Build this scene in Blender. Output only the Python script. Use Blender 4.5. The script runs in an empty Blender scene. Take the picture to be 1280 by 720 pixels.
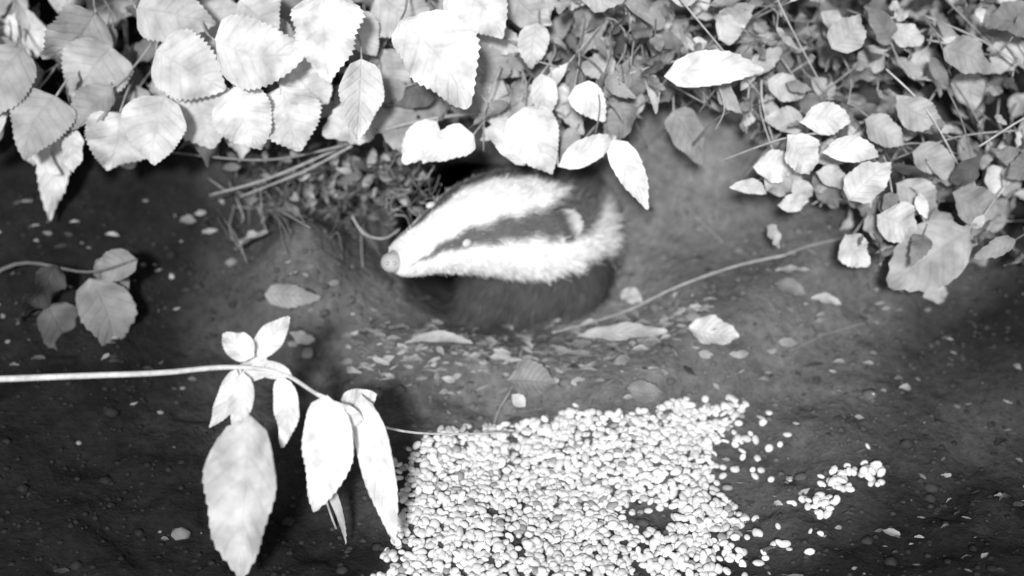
import bpy, math, random
import numpy as np
from mathutils import Vector
from mathutils.bvhtree import BVHTree
random.seed(11); rng=np.random.default_rng(7)
scene=bpy.context.scene

# ------------------------------------------------------------ camera view frame
CAM=Vector((0,-1.55,1.25)); TGT=Vector((0,0,0.0))
Aw=(TGT-CAM).normalized(); D=(TGT-CAM).length
X=Vector((1,0,0)); U=X.cross(Aw).normalized()
K=1.2/1280.0
def bp(u,v,out=0.0):
    """point on the camera ray through image pixel (u,v), at distance 'out' (m) in front of the bank face"""
    s=1-out/D
    return TGT+X*((u-640)*K*s)+U*((360-v)*K*s)-Aw*out

# ------------------------------------------------------------ helpers
def vn(x,y,s,seed=0):
    x=np.asarray(x,float)/s; y=np.asarray(y,float)/s
    xi=np.floor(x); yi=np.floor(y); fx=x-xi; fy=y-yi
    fx=fx*fx*(3-2*fx); fy=fy*fy*(3-2*fy)
    def h(a,b):
        t=np.sin(a*127.1+b*311.7+seed*74.7)*43758.5453
        return t-np.floor(t)
    return ((h(xi,yi)*(1-fx)+h(xi+1,yi)*fx)*(1-fy)+(h(xi,yi+1)*(1-fx)+h(xi+1,yi+1)*fx)*fy)*2-1
def sst(a,b,x):
    t=np.clip((x-a)/(b-a),0,1); return t*t*(3-2*t)

class MB:
    def __init__(s): s.v=[]; s.f=[]; s.a=[]
    def add(s,vs,fs,at):
        o=len(s.v); s.v.extend(vs); s.a.extend(at)
        s.f.extend([tuple(i+o for i in f) for f in fs])
    def obj(s,name,mat,smooth=True,parent=None):
        me=bpy.data.meshes.new(name); me.from_pydata([tuple(p) for p in s.v],[],s.f)
        at=me.attributes.new('lf','FLOAT_VECTOR','POINT')
        at.data.foreach_set('vector',np.array(s.a,dtype=np.float32).ravel())
        if smooth: me.polygons.foreach_set('use_smooth',[True]*len(me.polygons))
        me.materials.append(mat); me.update()
        ob=bpy.data.objects.new(name,me); scene.collection.objects.link(ob)
        if parent: ob.parent=parent
        return ob

# ------------------------------------------------------------ materials
class NT:
    def __init__(s,name):
        s.m=bpy.data.materials.new(name); s.m.use_nodes=True; s.t=s.m.node_tree
        s.b=s.t.nodes['Principled BSDF']; s.out=s.t.nodes['Material Output']
        s.b.inputs['Specular IOR Level'].default_value=0.25
    def n(s,ty,**kw):
        nd=s.t.nodes.new(ty)
        for k,v in kw.items(): setattr(nd,k,v)
        return nd
    def l(s,a,b): s.t.links.new(a,b)
    def math(s,op,a,b=None,c=None,clamp=False):
        nd=s.n('ShaderNodeMath',operation=op,use_clamp=clamp)
        for i,q in enumerate((a,b,c)):
            if q is None: continue
            if isinstance(q,(int,float)): nd.inputs[i].default_value=q
            else: s.l(q,nd.inputs[i])
        return nd.outputs[0]
    def noise(s,vec,scale,detail=2,rough=.55):
        nd=s.n('ShaderNodeTexNoise'); nd.inputs['Scale'].default_value=scale
        nd.inputs['Detail'].default_value=detail; nd.inputs['Roughness'].default_value=rough
        s.l(vec,nd.inputs['Vector']); return nd.outputs['Fac']
    def mr(s,val,a,b,c,d):
        nd=s.n('ShaderNodeMapRange'); s.l(val,nd.inputs[0])
        for i,q in enumerate((a,b,c,d)): nd.inputs[i+1].default_value=q
        return nd.outputs[0]
    def bump(s,h,st,dist):
        nd=s.n('ShaderNodeBump'); nd.inputs['Strength'].default_value=st; nd.inputs['Distance'].default_value=dist
        s.l(h,nd.inputs['Height']); return nd.outputs[0]
    def coords(s): return s.n('ShaderNodeTexCoord').outputs['Object']
    def attr(s):
        a=s.n('ShaderNodeAttribute',attribute_name='lf'); x=s.n('ShaderNodeSeparateXYZ'); s.l(a.outputs['Vector'],x.inputs[0])
        return x.outputs

def leaf_mat(name,trans=.2,veins=7.0,vd=.1):
    t=NT(name); a=t.attr(); co=t.coords()
    au=t.math('ABSOLUTE',a[0])
    p=t.math('SUBTRACT',a[1],t.math('MULTIPLY',au,.22))
    fr=t.math('FRACT',t.math('MULTIPLY',p,veins))
    d=t.math('ABSOLUTE',t.math('SUBTRACT',fr,.5))
    vl=t.mr(d,0,.2,.8,0); mid=t.mr(au,0,.09,1,0)
    vein=t.math('MAXIMUM',vl,mid)
    nz=t.noise(co,40,3)
    k=t.math('MULTIPLY',a[2],t.mr(nz,.3,.7,.66,1.18))
    k=t.math('MULTIPLY',k,t.math('SUBTRACT',1,t.math('MULTIPLY',vein,vd)),clamp=True)
    t.l(k,t.b.inputs['Base Color']); t.b.inputs['Roughness'].default_value=.6
    bm=t.bump(t.math('MULTIPLY',vein,-1),.35,.0015); t.l(bm,t.b.inputs['Normal'])
    if trans>0:
        tr=t.n('ShaderNodeBsdfTranslucent'); t.l(k,tr.inputs[0])
        mx=t.n('ShaderNodeMixShader'); mx.inputs[0].default_value=trans
        t.l(t.b.outputs[0],mx.inputs[1]); t.l(tr.outputs[0],mx.inputs[2]); t.l(mx.outputs[0],t.out.inputs[0])
    return t.m
def tone_mat(name,ns=60,rough=.8,lo=.75,hi=1.2,bs=.4,bd=.002,bump=True):
    t=NT(name); a=t.attr(); co=t.coords(); nz=t.noise(co,ns,3,.65)
    k=t.math('MULTIPLY',a[2],t.mr(nz,.3,.7,lo,hi),clamp=True); t.l(k,t.b.inputs['Base Color'])
    t.b.inputs['Roughness'].default_value=rough
    if bump: t.l(t.bump(nz,bs,bd),t.b.inputs['Normal'])
    return t.m
def soil_mat():
    t=NT('soil'); a=t.attr(); co=t.coords()
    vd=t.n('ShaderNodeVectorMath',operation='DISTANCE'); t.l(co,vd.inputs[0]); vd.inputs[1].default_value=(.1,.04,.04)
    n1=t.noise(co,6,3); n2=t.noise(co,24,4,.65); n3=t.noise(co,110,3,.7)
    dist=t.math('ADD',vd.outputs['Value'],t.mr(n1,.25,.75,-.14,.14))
    light_falloff=t.mr(dist,.1,.54,1,0)  # light falloff painted into soil colour: bright by the hole, dark corners
    base=t.math('ADD',.013,t.math('MULTIPLY',light_falloff,.155))
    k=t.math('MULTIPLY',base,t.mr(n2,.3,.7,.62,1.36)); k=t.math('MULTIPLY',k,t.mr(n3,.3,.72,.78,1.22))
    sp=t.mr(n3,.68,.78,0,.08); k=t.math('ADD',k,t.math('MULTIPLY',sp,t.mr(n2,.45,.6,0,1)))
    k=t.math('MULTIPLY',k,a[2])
    t.l(k,t.b.inputs['Base Color']); t.b.inputs['Roughness'].default_value=.95; t.b.inputs['Specular IOR Level'].default_value=.1
    h=t.math('ADD',t.math('MULTIPLY',n3,.5),t.math('MULTIPLY',n2,1.6))
    t.l(t.bump(h,.7,.008),t.b.inputs['Normal']); return t.m
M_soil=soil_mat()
M_leaf=leaf_mat('green_leaf'); M_dead=leaf_mat('dead_leaf',0,9,.25); M_under=leaf_mat('undergrowth_leaf',0,6,.12)
M_stem=tone_mat('stem',90); M_fur=tone_mat('fur',70,.85,.8,1.12,bump=False)
M_skin=tone_mat('hide',70,.8,.7,1.2); M_nut=tone_mat('peanut',160,.7,.88,1.06,bump=False)

# ------------------------------------------------------------ ground
def axis(lo,hi,step,f0,f1,fs,far):
    xs=[lo]
    while xs[-1]<hi: xs.append(xs[-1]+(fs if f0<xs[-1]<f1 else step))
    s=step; r=[xs[-1]]
    while r[-1]<far: s*=1.22; r.append(r[-1]+s)
    l=[xs[0]]; s=step
    while l[-1]>-far: s*=1.22; l.append(l[-1]-s)
    return np.array(l[:0:-1]+xs+r[1:])
gx=axis(-.8,.8,.0045,-.22,.2,.0028,45); gy=axis(-.75,.6,.0045,-.16,.24,.0022,45)
GX,GY=np.meshgrid(gx,gy)
def soft(y,k=.05): return k*np.logaddexp(0,y/k)
def z0(x,y):
    yy=y-.02-.05*vn(x,0*x,.5,3)
    z=.13*np.clip(y,-3,3)+.78*(soft(yy)-soft(yy-.75))
    near=np.exp(-(x*x+y*y)/9)
    z=z+near*(.022*vn(x,y,.28,1)+.016*vn(x,y,.12,2)+.008*vn(x,y,.05,4)+.003*vn(x,y,.02,5)+.0012*vn(x,y,.009,6))
    z=z+(1-near)*.25*vn(x,y,2.6,8)
    return z
GZ=z0(GX,GY)
a=GX; b=U.y*GY+U.z*GZ
ang=np.arctan2(b-.05,a+.017)
wob=1+.06*np.sin(ang*3+1)+.045*np.sin(ang*5+2.2)+.06*vn(GX,GY,.035,9)
e=np.sqrt(((a+.014)/.132)**2+((b-.044)/.097)**2)/wob
e2=np.sqrt(((a+.01)/.28)**2+((b-.062)/.145)**2)/(1+.2*vn(GX,GY,.17,21)+.07*vn(GX,GY,.06,22))
near=(GY<.6)&(GY>-.5)
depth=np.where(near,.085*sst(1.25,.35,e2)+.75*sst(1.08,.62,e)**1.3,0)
mound=.065*np.exp(-(((a+.235)/.06)**2+((b-.0)/.05)**2))+.02*np.exp(-(((a-.22)/.09)**2+((b+.02)/.05)**2))
rim=np.where(near,.016*np.exp(-((e2-1.14)/.25)**2)*sst(.16,.04,b)*(1+.9*vn(GX,GY,.11,31))+mound*(1-sst(1.25,1.0,e)),0)
PX=GX+.0; PY=GY+depth*.85; PZ=GZ-depth*.5+rim
tone=1-.7*sst(.16,.34,depth)  # burrow shade painted into the soil tone, darker with depth
nx,ny=len(gx),len(gy)
V=np.stack([PX,PY,PZ],-1).reshape(-1,3)
idx=np.arange(nx*ny).reshape(ny,nx)
F=np.stack([idx[:-1,:-1],idx[:-1,1:],idx[1:,1:],idx[1:,:-1]],-1).reshape(-1,4)
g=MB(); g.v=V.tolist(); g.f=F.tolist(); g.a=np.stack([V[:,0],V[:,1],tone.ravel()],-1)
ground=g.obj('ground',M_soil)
bvh=BVHTree.FromPolygons(g.v,g.f)
def hit(u,v):
    d=(bp(u,v,0)-CAM).normalized(); r=bvh.ray_cast(CAM,d)
    if r[0] is None: return bp(u,v,0),Vector((0,0,1))
    n=r[1]; 
    if n.dot(d)>0: n=-n
    return r[0],n

# ------------------------------------------------------------ plant builders
def rv(s=1): return Vector((random.gauss(0,s),random.gauss(0,s),random.gauss(0,s)))
def leaf(M,base,tip,width,nrm,droop=.08,fold=.25,tone=.6,segs=20,serr=.1,pk=.38,wave=.0,tw=0):
    L=tip-base; ln=L.length; ax=L/ln
    n=nrm-ax*ax.dot(nrm)
    if n.length<1e-4: n=Vector((0,0,1))
    n.normalize(); sd=ax.cross(n)
    js=(-1,-.55,0,.55,1); vs=[];at=[];fs=[]; ph=random.random()*6
    pw=pk/(1-pk)*.95; bend=random.gauss(0,.06)
    mxv=(pk**pw)*((1-pk)**.95)
    for i in range(segs+1):
        t=i/segs; w=(t**pw)*((1-t)**.95)/mxv*width/2
        if 0<i<segs: w*=1+(serr if i%2 else -serr)*random.uniform(.5,1.3)
        w=max(w,.0004)
        c=base+L*t+n*(droop*ln*4*t*(1-t))+sd*(bend*ln*4*t*(1-t))
        s2=sd; n2=n
        if tw: 
            an=tw*(t-.3); s2=sd*math.cos(an)+n*math.sin(an); n2=n*math.cos(an)-sd*math.sin(an)
        for j in js:
            q=c+s2*(w*j)+n2*(fold*w*abs(j)+wave*width*math.sin(t*15+j*2.2+ph)*abs(j))
            if serr and abs(j)==1 and i%2: q=q+ax*(ln/segs*.55)
            vs.append(q); at.append((j,t,tone))
    for i in range(segs):
        for j in range(4):
            o=i*5+j; fs.append((o,o+1,o+6,o+5))
    M.add(vs,fs,at)
def cr(pts,n=6):
    P=[pts[0]]+list(pts)+[pts[-1]]; out=[]
    for i in range(1,len(P)-2):
        for k in range(n):
            t=k/n; p0,p1,p2,p3=P[i-1],P[i],P[i+1],P[i+2]
            out.append(.5*((2*p1)+(p2-p0)*t+(2*p0-5*p1+4*p2-p3)*t*t+(3*p1-p0-3*p2+p3)*t**3))
    out.append(P[-2]); return out
def tube(M,pts,r0,r1,tone=.4,ns=7,sm=6,jit=0):
    c=cr(pts,sm); N=len(c); vs=[];fs=[];at=[]
    for i,p in enumerate(c):
        T=(c[min(i+1,N-1)]-c[max(i-1,0)]).normalized()
        s=T.cross(Vector((.3,.2,1))).normalized(); w=s.cross(T)
        r=(r0+(r1-r0)*i/(N-1))*(1+jit*random.uniform(-1,1)); 
        for k in range(ns):
            an=2*math.pi*k/ns; vs.append(p+s*(r*math.cos(an))+w*(r*math.sin(an))); at.append((k/ns,i/N,tone))
    for i in range(N-1):
        for k in range(ns): fs.append((i*ns+k,i*ns+(k+1)%ns,(i+1)*ns+(k+1)%ns,(i+1)*ns+k))
    fs.append(tuple(range(ns))[::-1]); fs.append(tuple((N-1)*ns+k for k in range(ns)))
    M.add(vs,fs,at)
OUTV=-Aw
def Lf(M,u0,v0,u1,v1,w,out,tone,tilt=.25,stem=None,o1=None,**k):
    b0=bp(u0,v0,out); t0=bp(u1,v1,out-.015 if o1 is None else o1)
    w=w*K*(1-out/D)
    leaf(M,b0,t0,w,(OUTV+rv(tilt)).normalized(),tone=min(tone,.88),**k)
    return b0

# ---- broad nettle leaves hanging over the hole, top left / middle
nettle=MB(); nst=MB()
big=[(150,140,132,212,88,.13,.62),(205,120,192,206,84,.15,.66),(243,92,266,186,92,.12,.6),(292,108,328,187,76,.17,.74),
(352,108,374,189,86,.16,.7),(362,78,410,130,80,.14,.7),(268,50,388,62,90,.2,.72),(140,58,92,128,90,.12,.5),(195,62,282,112,90,.16,.66),
(120,15,52,72,100,.14,.5),(405,-8,412,104,96,.2,.84),(452,74,446,174,70,.19,.9),(500,26,584,136,100,.22,.84),(478,62,512,118,64,.1,.5),
(470,-5,545,38,76,.12,.62),(560,-12,628,48,76,.18,.8),(672,28,664,86,40,.14,.7),(718,108,756,152,42,.16,.95),(677,92,682,152,34,.14,.75),
(546,152,504,204,46,.14,.85),(592,168,528,204,44,.15,.9),(655,134,690,218,68,.13,.86),(698,208,770,170,34,.14,.9),(655,206,602,158,28,.13,.85),
(766,174,810,262,38,.16,.9),(842,138,876,206,60,.1,.4),(170,10,270,30,76,.16,.5),(300,0,345,45,76,.16,.6),(70,120,30,200,80,.14,.36),(30,60,-20,150,80,.14,.36),
(620,95,600,140,44,.1,.6),(610,120,640,170,44,.1,.6),(560,100,600,150,50,.08,.5),(600,40,650,95,60,.1,.5),(640,-10,690,30,60,.12,.6),(330,30,375,100,70,.1,.45),
(690,150,650,120,26,.11,.6),(800,110,770,150,40,.1,.5),(640,150,600,175,22,.12,.7),(720,160,700,200,24,.1,.4),(440,20,470,70,50,.14,.6)]
for q in big:
    sm=q[4]<50
    Lf(nettle,*q[:7],droop=random.uniform(.02,.14),fold=random.uniform(-.25,.4),wave=random.uniform(.03,.1),serr=.02 if sm else random.uniform(.015,.05),segs=18 if sm else 34,tilt=.34 if not sm else .25,pk=random.uniform(.26,.42),tw=random.uniform(-.5,.5))
    p=bp(q[0],q[1],q[5]); e_=bp(q[0]+random.uniform(-30,30),q[1]-random.uniform(25,60),q[5]-.06)
    tube(nst,[p,(p+e_)/2+rv(.004),e_],.0011,.0016,.35,5,3)
def lerp_(p,q,t): return p+(q-p)*t
def fill(M,n,ur,vf,sr,outr,toner,tipdir,spread,st=None,wr=(.28,.85),serr=.035,**k):
    for _ in range(n):
        u=random.uniform(*ur); vb=vf(u); v=vb-abs(random.random()**1.25)*(vb+230)
        L=lerp_(sr[0],sr[1],random.random()**1.5); an=tipdir+random.gauss(0,spread)
        out=random.uniform(*outr)+max(0,(140-v))*.0002; gp,_n=hit(u,v)
        o0=(gp-TGT).dot(OUTV); out=max(out+o0,o0+.015)
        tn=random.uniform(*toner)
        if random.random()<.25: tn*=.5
        u1=u+L*math.cos(an); v1=v+L*math.sin(an)
        Lf(M,u,v,u1,v1,L*random.uniform(*wr),out,tn,o1=out+random.uniform(-.045,.03),pk=random.uniform(.26,.52),droop=random.uniform(-.06,.2),fold=random.uniform(-.3,.6),serr=serr*random.choice([0,.6,1,1.6]),tw=random.uniform(-.8,.8),**k)
        if st is not None and random.random()<.6:
            p=bp(u,v,out); e_=bp(u-L*.9*math.cos(an)+random.uniform(-20,20),v-L*.9*math.sin(an)-10,out-.04)
            tube(st,[p,(p+e_)/2+rv(.004),e_],.0008,.0011,random.uniform(.15,.5),5,3)
def vleft(u): return 140+20*math.sin(u*.03)+(10 if u<380 else -15)
fill(nettle,200,(-160,480),vleft,(30,110),(.04,.13),(.28,.72),1.4,.9,nst,tilt=.5,wave=.08,segs=20)
fill(nettle,260,(430,800),lambda u:138,(18,80),(.03,.14),(.28,.82),1.4,1.2,nst,tilt=.55,wave=.08,segs=14)
nettle_o=bpy.data.objects.new('nettle_patch',None); scene.collection.objects.link(nettle_o)
nettle.obj('leaves',M_leaf,parent=nettle_o); nst.obj('stems',M_stem,parent=nettle_o)

# ---- bramble / small leaved bush top right
br=MB(); bs=MB()
rt=[(830,96,955,88,46,.17,.84),(1000,152,1062,150,42,.15,.76),(985,168,1012,216,50,.16,.78),(1028,190,1098,194,34,.17,.8),(942,208,988,216,42,.14,.78),
(912,234,958,242,20,.13,.74),(972,256,1010,250,24,.12,.74),(1062,252,1114,204,50,.16,.74),(1098,268,1142,292,54,.14,.66),(1058,293,1086,332,42,.12,.68),(1005,160,955,150,34,.12,.55),
(958,284,974,310,24,.08,.6),(1215,286,1110,358,84,.13,.42),(1040,60,1075,20,46,.14,.5),(1120,120,1175,150,44,.15,.5),(1140,190,1195,215,40,.13,.45),
(1080,150,1130,180,40,.14,.5),(900,50,940,20,40,.12,.6),(960,100,1005,120,36,.12,.6),(1180,60,1240,90,50,.15,.36),(1190,240,1250,260,50,.12,.32),
(1020,215,1060,235,30,.12,.6),(990,225,1015,245,26,.12,.6),(1085,265,1120,300,44,.11,.5),(1120,230,1170,262,46,.12,.46),(1150,270,1200,290,44,.1,.4),(1050,225,1085,262,40,.1,.55)]
for q in rt: Lf(br,*q[:7],droop=random.uniform(.0,.12),fold=random.uniform(-.1,.4),wave=.08,serr=.02,segs=18,tilt=.35,pk=random.uniform(.3,.5),tw=random.uniform(-.6,.6))
def vright(u): return 125+ (0 if u<900 else min(190,(u-900)*.95))
fill(br,780,(740,1440),vright,(14,62),(.02,.15),(.2,.7),1.2,1.6,bs,tilt=.65,wave=.09,segs=12)
for _ in range(46):   # wiry canes
    u=random.uniform(820,1300); v=random.uniform(-60,190); an=random.choice([.9,1.1,2.2,2.5,-.3,.35])+random.gauss(0,.2); L=random.uniform(70,200)
    o=random.uniform(.04,.15)
    if v+L*math.sin(an)>vright(u)+60: continue
    tube(bs,[bp(u,v,o),bp(u+L*.5*math.cos(an)+random.uniform(-10,12),v+L*.5*math.sin(an)-10,o+.01),bp(u+L*math.cos(an),v+L*math.sin(an),o-.02)],.0013,.0008,random.uniform(.12,.55),5,5)
for _ in range(26):
    u=random.uniform(560,900); v=random.uniform(20,110); an=random.choice([1.2,1.8,.6,2.4])+random.gauss(0,.2); L=random.uniform(40,110)
    if v+L*math.sin(an)>190: continue
    o=random.uniform(.06,.15); tube(bs,[bp(u,v,o),bp(u+L*.5*math.cos(an)+random.uniform(-10,10),v+L*.5*math.sin(an),o+.01),bp(u+L*math.cos(an),v+L*math.sin(an),o-.02)],.0012,.0008,random.uniform(.1,.5),5,5)
bush=bpy.data.objects.new('bramble_bush',None); scene.collection.objects.link(bush)
br.obj('leaves',M_leaf,parent=bush); bs.obj('canes',M_stem,parent=bush)
ug=MB(); 
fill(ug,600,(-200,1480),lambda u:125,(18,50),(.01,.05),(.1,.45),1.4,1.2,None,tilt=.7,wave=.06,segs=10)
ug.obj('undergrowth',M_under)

# ---- nettle shoot in the foreground, lower left
fl=MB(); fs_=MB(); o=.34
tube(fs_,[bp(-60,476,o),bp(98,470,o),bp(200,466,o),bp(285,459,o),bp(350,466,o),bp(395,492,o),bp(440,520,o-.03),bp(520,541,o-.1),bp(640,541,o-.2)],.0034,.001,.55,8,6)
tube(fs_,[bp(-60,476,o),bp(-160,560,o-.1),bp(-230,640,.05)],.0034,.005,.5,8,6)
fg=[(296,462,262,534,28,o,.85),(303,465,294,538,32,o+.01,.8),(318,446,278,418,36,o+.01,.88),(322,445,362,396,34,o,.88),(330,440,318,470,22,o,.8),
(352,470,352,560,34,o,.88),(312,520,300,730,92,o+.02,.6),(408,494,392,640,66,o,.88),(452,492,494,680,44,o-.02,.88),(425,510,470,492,40,o-.02,.88),
(405,505,455,524,34,o,.88),(300,470,350,460,20,o,.85),(380,560,432,680,14,o-.06,.5),(365,470,300,455,22,o,.8)]
for q in fg: Lf(fl,*q[:7],droop=random.uniform(.03,.1),fold=random.uniform(.15,.6),wave=.07,serr=.015,segs=30,tilt=.2,pk=.36,tw=random.uniform(-.6,.6))
tube(fs_,[bp(300,462,o),bp(306,490,o),bp(312,530,o+.02)],.0016,.0012,.6,6)
tube(fs_,[bp(330,462,o),bp(352,470,o)],.0014,.001,.6,6)
tube(fs_,[bp(392,490,o),bp(408,496,o)],.0014,.001,.6,6)
tube(fs_,[bp(440,518,o-.03),bp(452,496,o-.02)],.0014,.001,.6,6)
tube(fs_,[bp(400,600,o-.08),bp(420,660,o-.12),bp(445,700,o-.2)],.0014,.0012,.4,6)
tube(fs_,[bp(300,700,.2),bp(380,690,.2),bp(450,660,.18)],.0016,.0012,.3,6)
for q in [(470,610,400,650,34,.14,.4),(350,640,430,690,38,.12,.34),(440,680,345,712,22,.2,.6),(380,700,330,650,30,.14,.3),(460,640,520,690,40,.08,.35),(500,700,440,740,44,.1,.4),(300,760,380,740,50,.12,.25),(420,615,480,625,30,.1,.3),(360,700,420,760,40,.1,.35)]:  # lower leaves given darker tones to paint in their shade
    Lf(fl,*q,droop=.08,fold=.2,wave=.06,serr=.03,segs=16,tilt=.4)
sh=bpy.data.objects.new('nettle_shoot',None); scene.collection.objects.link(sh)
fl.obj('leaves',M_leaf,parent=sh); fs_.obj('stem',M_stem,parent=sh)
# ---- leaves at far left
lm=MB(); ls=MB()
for q in [(172,324,118,346,40,.1,.26),(112,348,142,444,70,.09,.27),(70,330,20,400,60,.1,.12),(120,325,150,350,30,.09,.18),(60,380,100,450,60,.07,.14),(150,330,124,400,46,.07,.2)]:
    Lf(lm,*q,droop=.08,fold=.2,wave=.09,serr=.025,segs=20,tilt=.4,tw=.6)
tube(ls,[bp(172,324,.1),bp(110,340,.1),bp(20,330,.06),bp(-60,380,.02)],.0009,.003,.12,6)
s2=bpy.data.objects.new('nettle_shoot',None); scene.collection.objects.link(s2)
lm.obj('leaves',M_leaf,parent=s2); ls.obj('stem',M_stem,parent=s2)

# ------------------------------------------------------------ twigs, roots, stick
tw=MB()
tube(tw,[bp(262,244,.02),bp(330,225,.05),bp(400,196,.07),bp(450,172,.09),bp(520,152,.1),bp(600,140,.1)],.0014,.0026,.3,7,6,.1)
tube(tw,[bp(300,246,.03),bp(380,214,.06),bp(440,182,.08)],.0012,.002,.3,6,6,.1)
tube(tw,[bp(210,190,.05),bp(330,200,.08),bp(430,182,.09)],.001,.002,.2,6,6)
for _ in range(380):
    u=random.gauss(425,85); v=random.gauss(232,30)
    if u<250 or u>550 or v<185 or (u>480 and v>270): continue
    an=random.choice([-.5,.4,-.9,.1,1.2])+random.gauss(0,.5); L=random.uniform(14,70)
    if u>470:
        p=bp(u,v,random.uniform(.02,.06)); q=bp(u+L*math.cos(an)*.6,v+L*math.sin(an)*.6,random.uniform(.02,.06)); n=OUTV
        if q.x>-.085: continue
    else:
        p,n=hit(u,v); q,_=hit(u+L*math.cos(an),v+L*math.sin(an))
    if (p-q).length>.12: continue
    h=random.uniform(.003,.02)
    tube(tw,[p+n*.001,(p+q)/2+n*h*1.5+rv(.008),q+n*h],.001,.0005,random.choice([.06,.1,.16,.25,.36]),5,4)
for _ in range(190):
    u=random.gauss(445,60); v=random.gauss(225,28)
    if u>540 or v<185: continue
    an=random.uniform(0,6.28); L=random.uniform(10,24); o_=random.uniform(.015,.05)
    Lf(tw,u,v,u+L*math.cos(an),v+L*math.sin(an),L*.5,o_,random.choice([.08,.15,.25,.35]),tilt=.6,segs=6,serr=0,wave=.06)
tube(tw,[bp(440,270,.04),bp(455,292,.05),bp(480,298,.05),bp(500,286,.04)],.0013,.0009,.4,6)
tw.obj('twigs_and_roots',M_stem)
def stick(lst,r0,r1,tn,lift=.005):
    st=MB(); pts=[]
    for u,v in lst:
        p,n=hit(u,v); pts.append(p+n*lift)
    tube(st,pts,r0,r1,tn,7,6,.12); st.obj('fallen_stick',M_stem)
stick([(690,424),(740,410),(790,394),(850,364),(920,340),(985,324)],.001,.0017,.36,.008)
stick([(616,532),(628,510),(640,486),(652,440)],.001,.0008,.3)
stick([(870,270),(890,290),(905,306)],.001,.0008,.3,.004)
stick([(985,440),(1030,420),(1080,405)],.0008,.0008,.2,.004)
stick([(980,324),(1010,310),(1050,300)],.0014,.0008,.28,.006)

# ------------------------------------------------------------ dead leaves and litter
def gl(M,u0,v0,u1,v1,w,tone,lift=.004,**k):
    p,n=hit(u0,v0); q,n2=hit(u1,v1)
    if (p-q).length>.2: return False
    leaf(M,p+n*lift,q+n2*lift,w*K,((n+n2)/2+rv(.2)).normalized(),tone=tone,**k); return True
for q in [(722,426,836,420,26,.45),(862,414,922,424,40,.6),(636,478,696,482,44,.24),(300,318,342,296,30,.36),(335,366,400,372,30,.26),(780,368,808,384,22,.5),
          (1012,374,1048,384,14,.5),(505,432,590,436,14,.4),(780,490,825,492,26,.22),(364,414,396,424,18,.5),(968,344,1012,342,16,.4),(690,450,752,456,20,.3),(640,496,654,510,16,.6),(965,360,1005,372,20,.2),(1150,372,1180,366,30,.4)]:
    m=MB()
    if gl(m,*q,lift=.007,droop=random.uniform(.0,.12),fold=random.uniform(.1,.6),wave=.08,serr=.02,segs=16,pk=random.uniform(.35,.55),tw=random.uniform(-.4,.4)): m.obj('dead_leaf',M_dead)
lit=MB()
def shard(u,v,s,tone,dead=True):
    an=random.gauss(0,.5)+random.choice([0,math.pi])
    gl(lit,u,v,u+s*math.cos(an),v+s*.6*math.sin(an),s*random.uniform(.15,.6),tone,lift=random.uniform(.001,.004),droop=random.uniform(-.1,.2),fold=random.uniform(-.3,.5),serr=random.choice([0,.05,.12]),segs=6,wave=.08,pk=random.uniform(.35,.6))
for _ in range(420):
    t=random.random(); u=440+t*440; v=432+12*math.sin(t*3.1)+random.gauss(0,20)-max(0,(t-.7))*110
    shard(u,v,random.uniform(4,24),random.uniform(.12,.45))
for _ in range(1100):
    u=random.uniform(-100,1380); v=random.uniform(250,860)
    if 480<u<765 and 190<v<412: continue
    if u<520 and v>480 and random.random()<.9: continue
    shard(u,v,random.uniform(3,15)*(1.8 if random.random()<.14 else 1),random.choice([.04,.06,.1,.15,.25,.35])*random.uniform(.8,1.2))
lit.obj('leaf_litter',M_dead)
cl=MB()
ico=[(0,0,1),(.9,0,.3),(.28,.85,.35),(-.72,.52,.3),(-.72,-.52,.4),(.28,-.85,.3),(.7,.5,-.5),(-.3,.85,-.5),(-.9,0,-.5),(-.3,-.85,-.5),(.7,-.5,-.5),(0,0,-1)]
icf=[(0,1,2),(0,2,3),(0,3,4),(0,4,5),(0,5,1),(1,6,2),(2,7,3),(3,8,4),(4,9,5),(5,10,1),(6,7,2),(7,8,3),(8,9,4),(9,10,5),(10,6,1),(11,7,6),(11,8,7),(11,9,8),(11,10,9),(11,6,10)]
for _ in range(3600):
    u=random.uniform(-100,1380); v=random.uniform(240,860)
    if 500<u<750 and 200<v<400: continue
    p,n=hit(u,v); r=random.uniform(.0008,.004)*(2.2 if random.random()<.05 else 1)
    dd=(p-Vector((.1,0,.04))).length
    tn=random.uniform(.7,1.2)*(.016+.13*float(sst(.54,.15,dd))) if random.random()<.99 else .2  # crumb tone carries the same painted light falloff as the soil
    R=[Vector(c)*r*random.uniform(.7,1.25) for c in ico]
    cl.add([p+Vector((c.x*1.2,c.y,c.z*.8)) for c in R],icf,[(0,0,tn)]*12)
cl.obj('soil_crumbs',M_skin)

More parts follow.
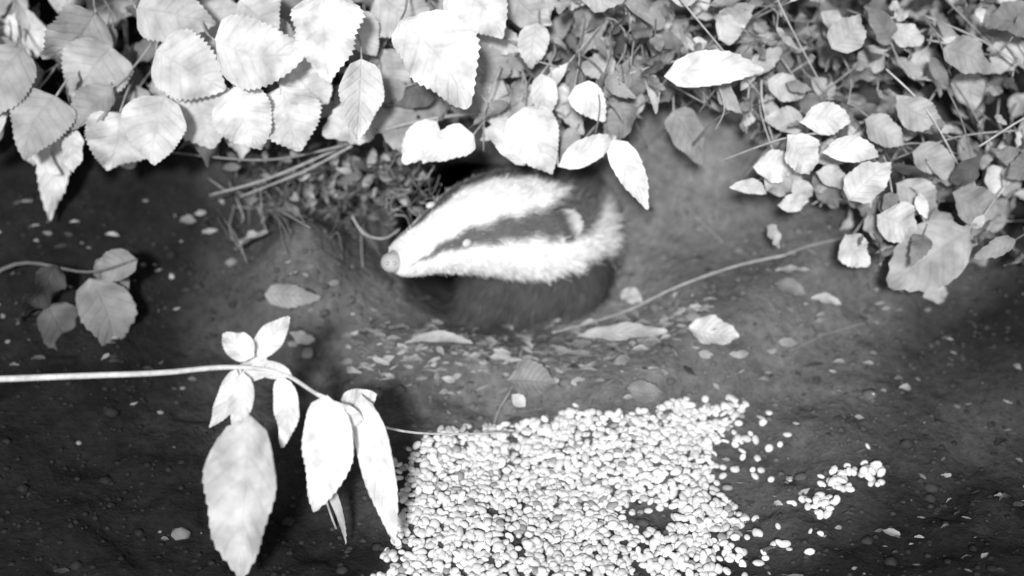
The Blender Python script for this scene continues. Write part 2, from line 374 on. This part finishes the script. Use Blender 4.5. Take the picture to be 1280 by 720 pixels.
# ------------------------------------------------------------ scattered peanuts
gc=MB()
def dens(u,v):
    top=np.interp(u,[480,520,560,640,700,780,850,905],[600,556,540,536,526,510,503,500])
    wob=12*vn(u,v,34,11)+7*vn(u,v,13,12)
    lft=np.interp(v,[540,600,660,860],[516,502,488,450])
    rgt=np.interp(v,[500,530,560,600,650,700,760,860],[912,908,890,880,930,915,880,850])
    q=float(sst(-8,16,v-top+wob*.8))*float(sst(-12,34,u-lft+wob*1.6))*float(sst(-16,26,rgt+wob*2-u))
    q*=1-.9*math.exp(-(((u-618)/24)**2+((v-645)/15)**2)**2)
    q*=1-.96*math.exp(-(((u-812)/46)**2+((v-650)/24)**2)**2)
    q*=1-.75*float(sst(640,725,v))*float(sst(-.6,.3,vn(u,v,26,14)))
    if u>780: q*=1-.5*float(sst(570,640,v))
    return q
NV=[];NF=[]
for i,(zz,rr) in enumerate([(1,0),(.72,.7),(.15,1),(-.5,.8)]):
    if i==0: NV.append((0,0,1)); continue
    for k in range(8): an=2*math.pi*(k+.5*(i%2))/8; NV.append((rr*math.cos(an),rr*math.sin(an),zz))
for k in range(8): NF.append((0,1+k,1+(k+1)%8))
for i in (0,1):
    for k in range(8): NF.append((1+i*8+k,9+i*8+k,9+i*8+(k+1)%8,1+i*8+(k+1)%8))
grid={}
def nut(u,v,pile=True):
    p,n=hit(u,v); key=(int(p.x/.0095),int(p.y/.0095)); h=grid.get(key,0)
    if h>3: return
    grid[key]=h+1
    r=random.uniform(.0033,.0056); nn=(Vector((0,0,1))+rv(.3)).normalized(); s=nn.cross(Vector((random.gauss(0,1),random.gauss(0,1),.2))).normalized(); w=s.cross(nn)
    c=p+n*(r*.4+h*.0022)+rv(.0008); el=random.uniform(1.0,1.4); fl_=random.uniform(.45,.7); tn=random.uniform(.55,.85)
    if random.random()<.04: tn=.3
    gc.add([c+s*(x*r*el*random.uniform(.92,1.08))+w*(y*r*.88)+nn*(z*r*fl_) for x,y,z in NV],NF,[(0,0,tn)]*len(NV))
for _ in range(20000):
    u=random.uniform(430,980); v=random.uniform(490,860)
    if random.random()<dens(u,v): nut(u,v)
for cu,cv,su,sv,n in [(1075,592,18,7,40),(1045,604,12,6,22),(1022,630,11,8,26),(938,552,13,5,14),(862,636,22,12,40),(905,662,18,16,36),(835,700,18,8,24),(925,590,18,12,12),(985,603,10,3,3),(1030,668,12,4,3),(960,690,30,20,10),(990,560,60,40,8),(900,710,30,20,16)]:
    for _ in range(n): nut(random.gauss(cu,su),random.gauss(cv,sv))
gc.obj('scattered_peanuts',M_nut)

# ------------------------------------------------------------ badger
badger=bpy.data.objects.new('badger',None); scene.collection.objects.link(badger)
def lerp(a_,b_,t): return a_+(b_-a_)*t
def loft(stn,toneF,N=40,sub=5,up_hint=Vector((0,0,1)),M=None):
    A_=[np.array([*bp(s[0],s[1],s[2]),*s[3:6]]) for s in stn]
    C=[]; SI=[]
    P=[A_[0]]+A_+[A_[-1]]
    for i in range(1,len(P)-2):
        for k in range(sub):
            t=k/sub; p0,p1,p2,p3=P[i-1],P[i],P[i+1],P[i+2]
            C.append(.5*((2*p1)+(p2-p0)*t+(2*p0-5*p1+4*p2-p3)*t*t+(3*p1-p0-3*p2+p3)*t**3)); SI.append(i-1+t)
    C.append(P[-2]); SI.append(len(A_)-1.0)
    vs=np.zeros((len(C),N,3)); tn=np.zeros((len(C),N)); back=[]
    for i,c in enumerate(C):
        T=Vector(C[min(i+1,len(C)-1)][:3]-C[max(i-1,0)][:3]).normalized(); back.append(T)
        up=(up_hint-T*T.dot(up_hint)).normalized(); sd=up.cross(T).normalized()
        cc=Vector(c[:3])
        for k in range(N):
            ph=2*math.pi*k/N; cs=math.cos(ph); sn=math.sin(ph)
            p=cc+sd*(max(c[3],.001)*sn)+up*((max(c[4],.001) if cs>0 else max(c[5],.001))*cs)
            vs[i,k]=p; tn[i,k]=toneF(SI[i],math.degrees(min(ph,2*math.pi-ph)))
    fs=[]; n=len(C)
    for i in range(n-1):
        for k in range(N): fs.append((i*N+k,i*N+(k+1)%N,(i+1)*N+(k+1)%N,(i+1)*N+k))
    fs.append(tuple(range(N))[::-1]); fs.append(tuple((n-1)*N+k for k in range(N)))
    M=M or MB(); M.add([Vector(q) for q in vs.reshape(-1,3)],fs,[(0,0,t_) for t_ in tn.ravel()])
    return M,vs,tn,SI,back,[Vector(c[:3]) for c in C]
WH=.86; BK=.12
def btone(s,ph):
    if s<.5: return .3
    ph=ph+2*math.sin(s*5)+1.2*math.sin(s*13+ph*.3)
    bl=np.interp(s,[1,2,3,4,5,6,7,8,9],[60,46,34,31,30,28,22,8,-14])
    ce=np.interp(s,[1,2,3,4,5,6,7,8,9,9.8],[62,55,56,60,59,56,53,51,50,54])
    th=np.interp(s,[1,2,4,6,8,9,10],[118,122,128,132,132,132,118])
    body=.07
    t=sst(bl+6,bl-6,ph)
    val=BK+(WH-BK)*t
    c=sst(ce-7,ce+7,ph)*sst(th+9,th-9,ph)
    val=max(val,BK+(WH-BK)*c)
    if ph>th: val=lerp(val,.04,min(1,(ph-th)/10))
    fade=float(sst(9.3,10.2,s)); val=lerp(val,body if ph<100 else .04,fade)
    if s<1.6: val=lerp(val,.6,.5)
    return float(val)
stn=[(490,327,.135,.009,.009,.008),(498,326,.13,.020,.019,.017),(515,319,.121,.026,.025,.023),(535,310,.108,.032,.032,.030),(558,300,.092,.041,.042,.037),
(584,291,.074,.053,.052,.045),(610,285,.056,.060,.058,.050),(636,282,.038,.065,.059,.054),(662,282,.018,.068,.059,.057),(682,283,-.008,.070,.062,.060),
(686,285,-.05,.083,.078,.080),(678,287,-.10,.095,.092,.09),(660,284,-.18,.1,.092,.09),(650,280,-.30,.105,.09,.085),(650,274,-.42,.09,.08,.08),(650,270,-.5,.03,.03,.03)]
BM,vs,tn,SI,back,cen=loft(stn,btone,64,6,up_hint=Vector((0,-.34,1)))
BM.obj('body',M_fur,parent=badger)
NB=64
hvs,hSI,hback=vs,SI,back
def furry(M,vs,tn,SI,n,lenF,lift=.3,wid=.0006,smax=12):
    S,N,_=vs.shape
    A_=vs[:-1]; B_=np.roll(A_,-1,1); C_=vs[1:]; ar=np.linalg.norm(np.cross(B_-A_,C_-A_),axis=-1)
    mask=np.array(SI[:-1])[:,None]<smax; ar=ar*mask; p=(ar/ar.sum()).ravel()
    ids=rng.choice(p.size,n,p=p)
    for q in ids:
        i,k=divmod(int(q),N); k2=(k+1)%N; f,g_=random.random(),random.random()
        a0=Vector(vs[i,k]);a1=Vector(vs[i,k2]);b0=Vector(vs[i+1,k]);b1=Vector(vs[i+1,k2])
        pos=(a0*(1-g_)+a1*g_)*(1-f)+(b0*(1-g_)+b1*g_)*f
        nr=(a1-a0).cross(b0-a0).normalized()
        mid=Vector(vs[i].mean(0)); 
        if nr.dot(pos-mid)<0: nr=-nr
        t=(tn[i,k]*(1-g_)+tn[i,k2]*g_)*(1-f)+(tn[i+1,k]*(1-g_)+tn[i+1,k2]*g_)*f
        t=max(.02,t*random.uniform(.8,1.15))
        if t<.2 and random.random()<.06: t*=1.8
        L=lenF(SI[i])*random.uniform(.5,1.35)
        cl_=.25*math.sin(pos.x*170+pos.z*120)+.2*math.sin(pos.y*210+pos.x*90)
        lat=(a1-a0).normalized()
        d=(b0-a0).normalized()+nr*lift+rv(.2)+lat*cl_; d.normalize()
        s_=d.cross(nr).normalized()*wid
        m_=pos+d*L*.55; e_=pos+d*L+Vector((0,0,-.15*L))-nr*L*.12
        M.add([pos-s_-nr*.001,pos+s_-nr*.001,m_+s_*.8,m_-s_*.8,e_],[(0,1,2,3),(3,2,4)],[(0,0,t)]*5)
FM=MB()
furry(FM,vs,tn,SI,24000,lambda s:float(np.interp(s,[0,1,3,5,7,9,10,12],[.001,.003,.006,.009,.013,.019,.028,.035])),smax=11.5)
def legt(s,p): return .06
for stl in ([(655,318,-.03,.05,.05,.05),(630,348,-.015,.05,.046,.048),(604,378,-.012,.038,.036,.038),(588,402,-.012,.028,.024,.024),(578,416,-.006,.024,.018,.016),(572,424,.004,.01,.008,.008)],
            [(700,318,-.05,.05,.05,.05),(712,350,-.025,.05,.046,.048),(708,380,-.02,.04,.038,.04),(700,404,-.02,.028,.024,.024),(692,416,-.014,.024,.018,.016),(688,424,-.008,.01,.008,.008)],
            [(690,310,-.05,.07,.06,.06),(668,345,-.025,.074,.06,.06),(652,378,-.03,.062,.052,.052),(648,405,-.04,.04,.034,.034)]):
    LM,v2,t2,S2,b2,c2=loft(stl,legt,24,5,up_hint=Vector((0,-.6,.8)))
    chest=len(stl)==4
    LM.obj('chest' if chest else 'foreleg',M_fur,parent=badger)
    furry(FM,v2,t2,S2,2600,lambda s:.018,lift=.4,wid=.0007)
    if chest: continue
    q=MB()
    for k in range(5):
        x0=stl[4][0]+(k-2)*7.5; y0=stl[4][1]+3
        tube(q,[bp(x0,y0-2,stl[4][2]+.004),bp(x0+(k-2)*1.5-3,y0+6,stl[4][2]+.012),bp(x0+(k-2)*2-6,y0+12,stl[4][2]+.012)],.0026,.0006,.15,7,4)
    q.obj('claws',M_skin,parent=badger)
def surf(s,ph):
    i=min(range(len(hSI)),key=lambda q:abs(hSI[q]-s)); k=int(round(ph/360*NB))%NB
    p=Vector(hvs[i,k]); c=Vector(hvs[i].mean(0)); return p,(p-c).normalized(),hback[i]
def ball(M,c,r,sc=(1,1,1),ax=None,tone=.1,N=14):
    ax=ax or (Vector((1,0,0)),Vector((0,1,0)),Vector((0,0,1))); v_=[];f_=[]
    for i in range(N//2+1):
        th=math.pi*i/(N//2)
        for k in range(N):
            p=2*math.pi*k/N; v_.append(c+ax[0]*(r*sc[0]*math.sin(th)*math.cos(p))+ax[1]*(r*sc[1]*math.sin(th)*math.sin(p))+ax[2]*(r*sc[2]*math.cos(th)))
    for i in range(N//2):
        for k in range(N): f_.append((i*N+k,i*N+(k+1)%N,(i+1)*N+(k+1)%N,(i+1)*N+k))
    M.add(v_,f_,[(0,0,tone)]*len(v_))
te=NT('eye'); te.b.inputs['Base Color'].default_value=(.6,.6,.6,1); te.b.inputs['Roughness'].default_value=.12; te.b.inputs['Specular IOR Level'].default_value=.8  # pale base colour paints in the eyeshine reflection
tno=NT('nose'); tno.b.inputs['Base Color'].default_value=(.42,.42,.42,1); tno.b.inputs['Roughness'].default_value=.5
for ph in (48,312):
    p,n,T=surf(3.9,ph); m=MB(); ball(m,p+n*.003,.0048,(1.3,1,.8),(T,n.cross(T),n)); m.obj('eye',te.m,parent=badger)
for ph in (40,320):
    p,n,T=surf(7.6,ph); up=Vector((0,0,1)); m=MB()
    w=(n*.45+up*.35+T*.65).normalized(); hg=w.cross(n).normalized(); no=hg.cross(w).normalized(); 
    if no.dot(n)<0: no=-no
    N=14; v_=[];f_=[];a_=[]
    for i in range(8):
        t=i/7; hw=.018*math.sqrt(max(0,1-t**2.2))+.0008
        for k in range(N):
            q=2*k/(N-1)-1
            tt=float(sst(.25,.7,t)); v_.append(p+n*.001+w*(.024*t)+hg*(q*hw)+no*(.003*q*q-.002)); a_.append((0,0,lerp(.1,.6,tt)))
    for i in range(7):
        for k in range(N-1): f_.append((i*N+k,i*N+k+1,(i+1)*N+k+1,(i+1)*N+k))
    m.add(v_,f_,a_); e1=m.obj('ear',M_fur,parent=badger); sm=e1.modifiers.new('s','SOLIDIFY'); sm.thickness=.005
    for _ in range(420):
        i=random.randrange(7); k=random.randrange(N); b0=v_[i*N+k]+no*.0025; d=(w+hg*random.gauss(0,.3)+no*random.uniform(0,.45)).normalized(); L_=random.uniform(.004,.010)
        s_=d.cross(no).normalized()*.0005; tn_=a_[i*N+k][2]*random.uniform(.8,1.1)
        FM.add([b0-s_,b0+s_,b0+d*L_],[(0,1,2)],[(0,0,tn_)]*3)
FM.obj('fur',M_fur,parent=badger)
m=MB(); ball(m,bp(490,328,.134),.0128,(1,1,.85)) 
for dx in (-4,5): ball(m,bp(488+dx,329,.146),.0022,(1,1,1))
m.obj('nose',tno.m,parent=badger)

# ------------------------------------------------------------ light, sky, camera
sd=Vector((-.085,-.765,.64)).normalized()
el=math.asin(sd.z); az=math.atan2(sd.x,sd.y)
w=bpy.data.worlds.new('World'); scene.world=w; w.use_nodes=True; nt=w.node_tree
bg=nt.nodes['Background']; sk=nt.nodes.new('ShaderNodeTexSky'); sk.sky_type='NISHITA'; sk.sun_disc=False
sk.sun_elevation=el; sk.sun_rotation=az
bw=nt.nodes.new('ShaderNodeRGBToBW'); nt.links.new(sk.outputs[0],bw.inputs[0]); nt.links.new(bw.outputs[0],bg.inputs[0]); bg.inputs[1].default_value=.095
L=bpy.data.lights.new('sun','SUN'); L.energy=4.3; L.angle=math.radians(6); L.color=(1,1,1)
lo=bpy.data.objects.new('sun',L); scene.collection.objects.link(lo); lo.rotation_euler=sd.to_track_quat('Z','Y').to_euler(); lo.location=(0,0,3)
cam=bpy.data.cameras.new('camera'); co=bpy.data.objects.new('camera',cam); scene.collection.objects.link(co)
co.location=CAM; co.rotation_euler=Aw.to_track_quat('-Z','Y').to_euler(); cam.sensor_width=36; cam.lens=36*D/1.2; cam.clip_end=200; cam.clip_start=.02
cam.dof.use_dof=True; cam.dof.focus_distance=D-.24; cam.dof.aperture_fstop=1.6
scene.camera=co
scene.view_settings.view_transform='Standard'; scene.view_settings.look='None'; scene.view_settings.exposure=0
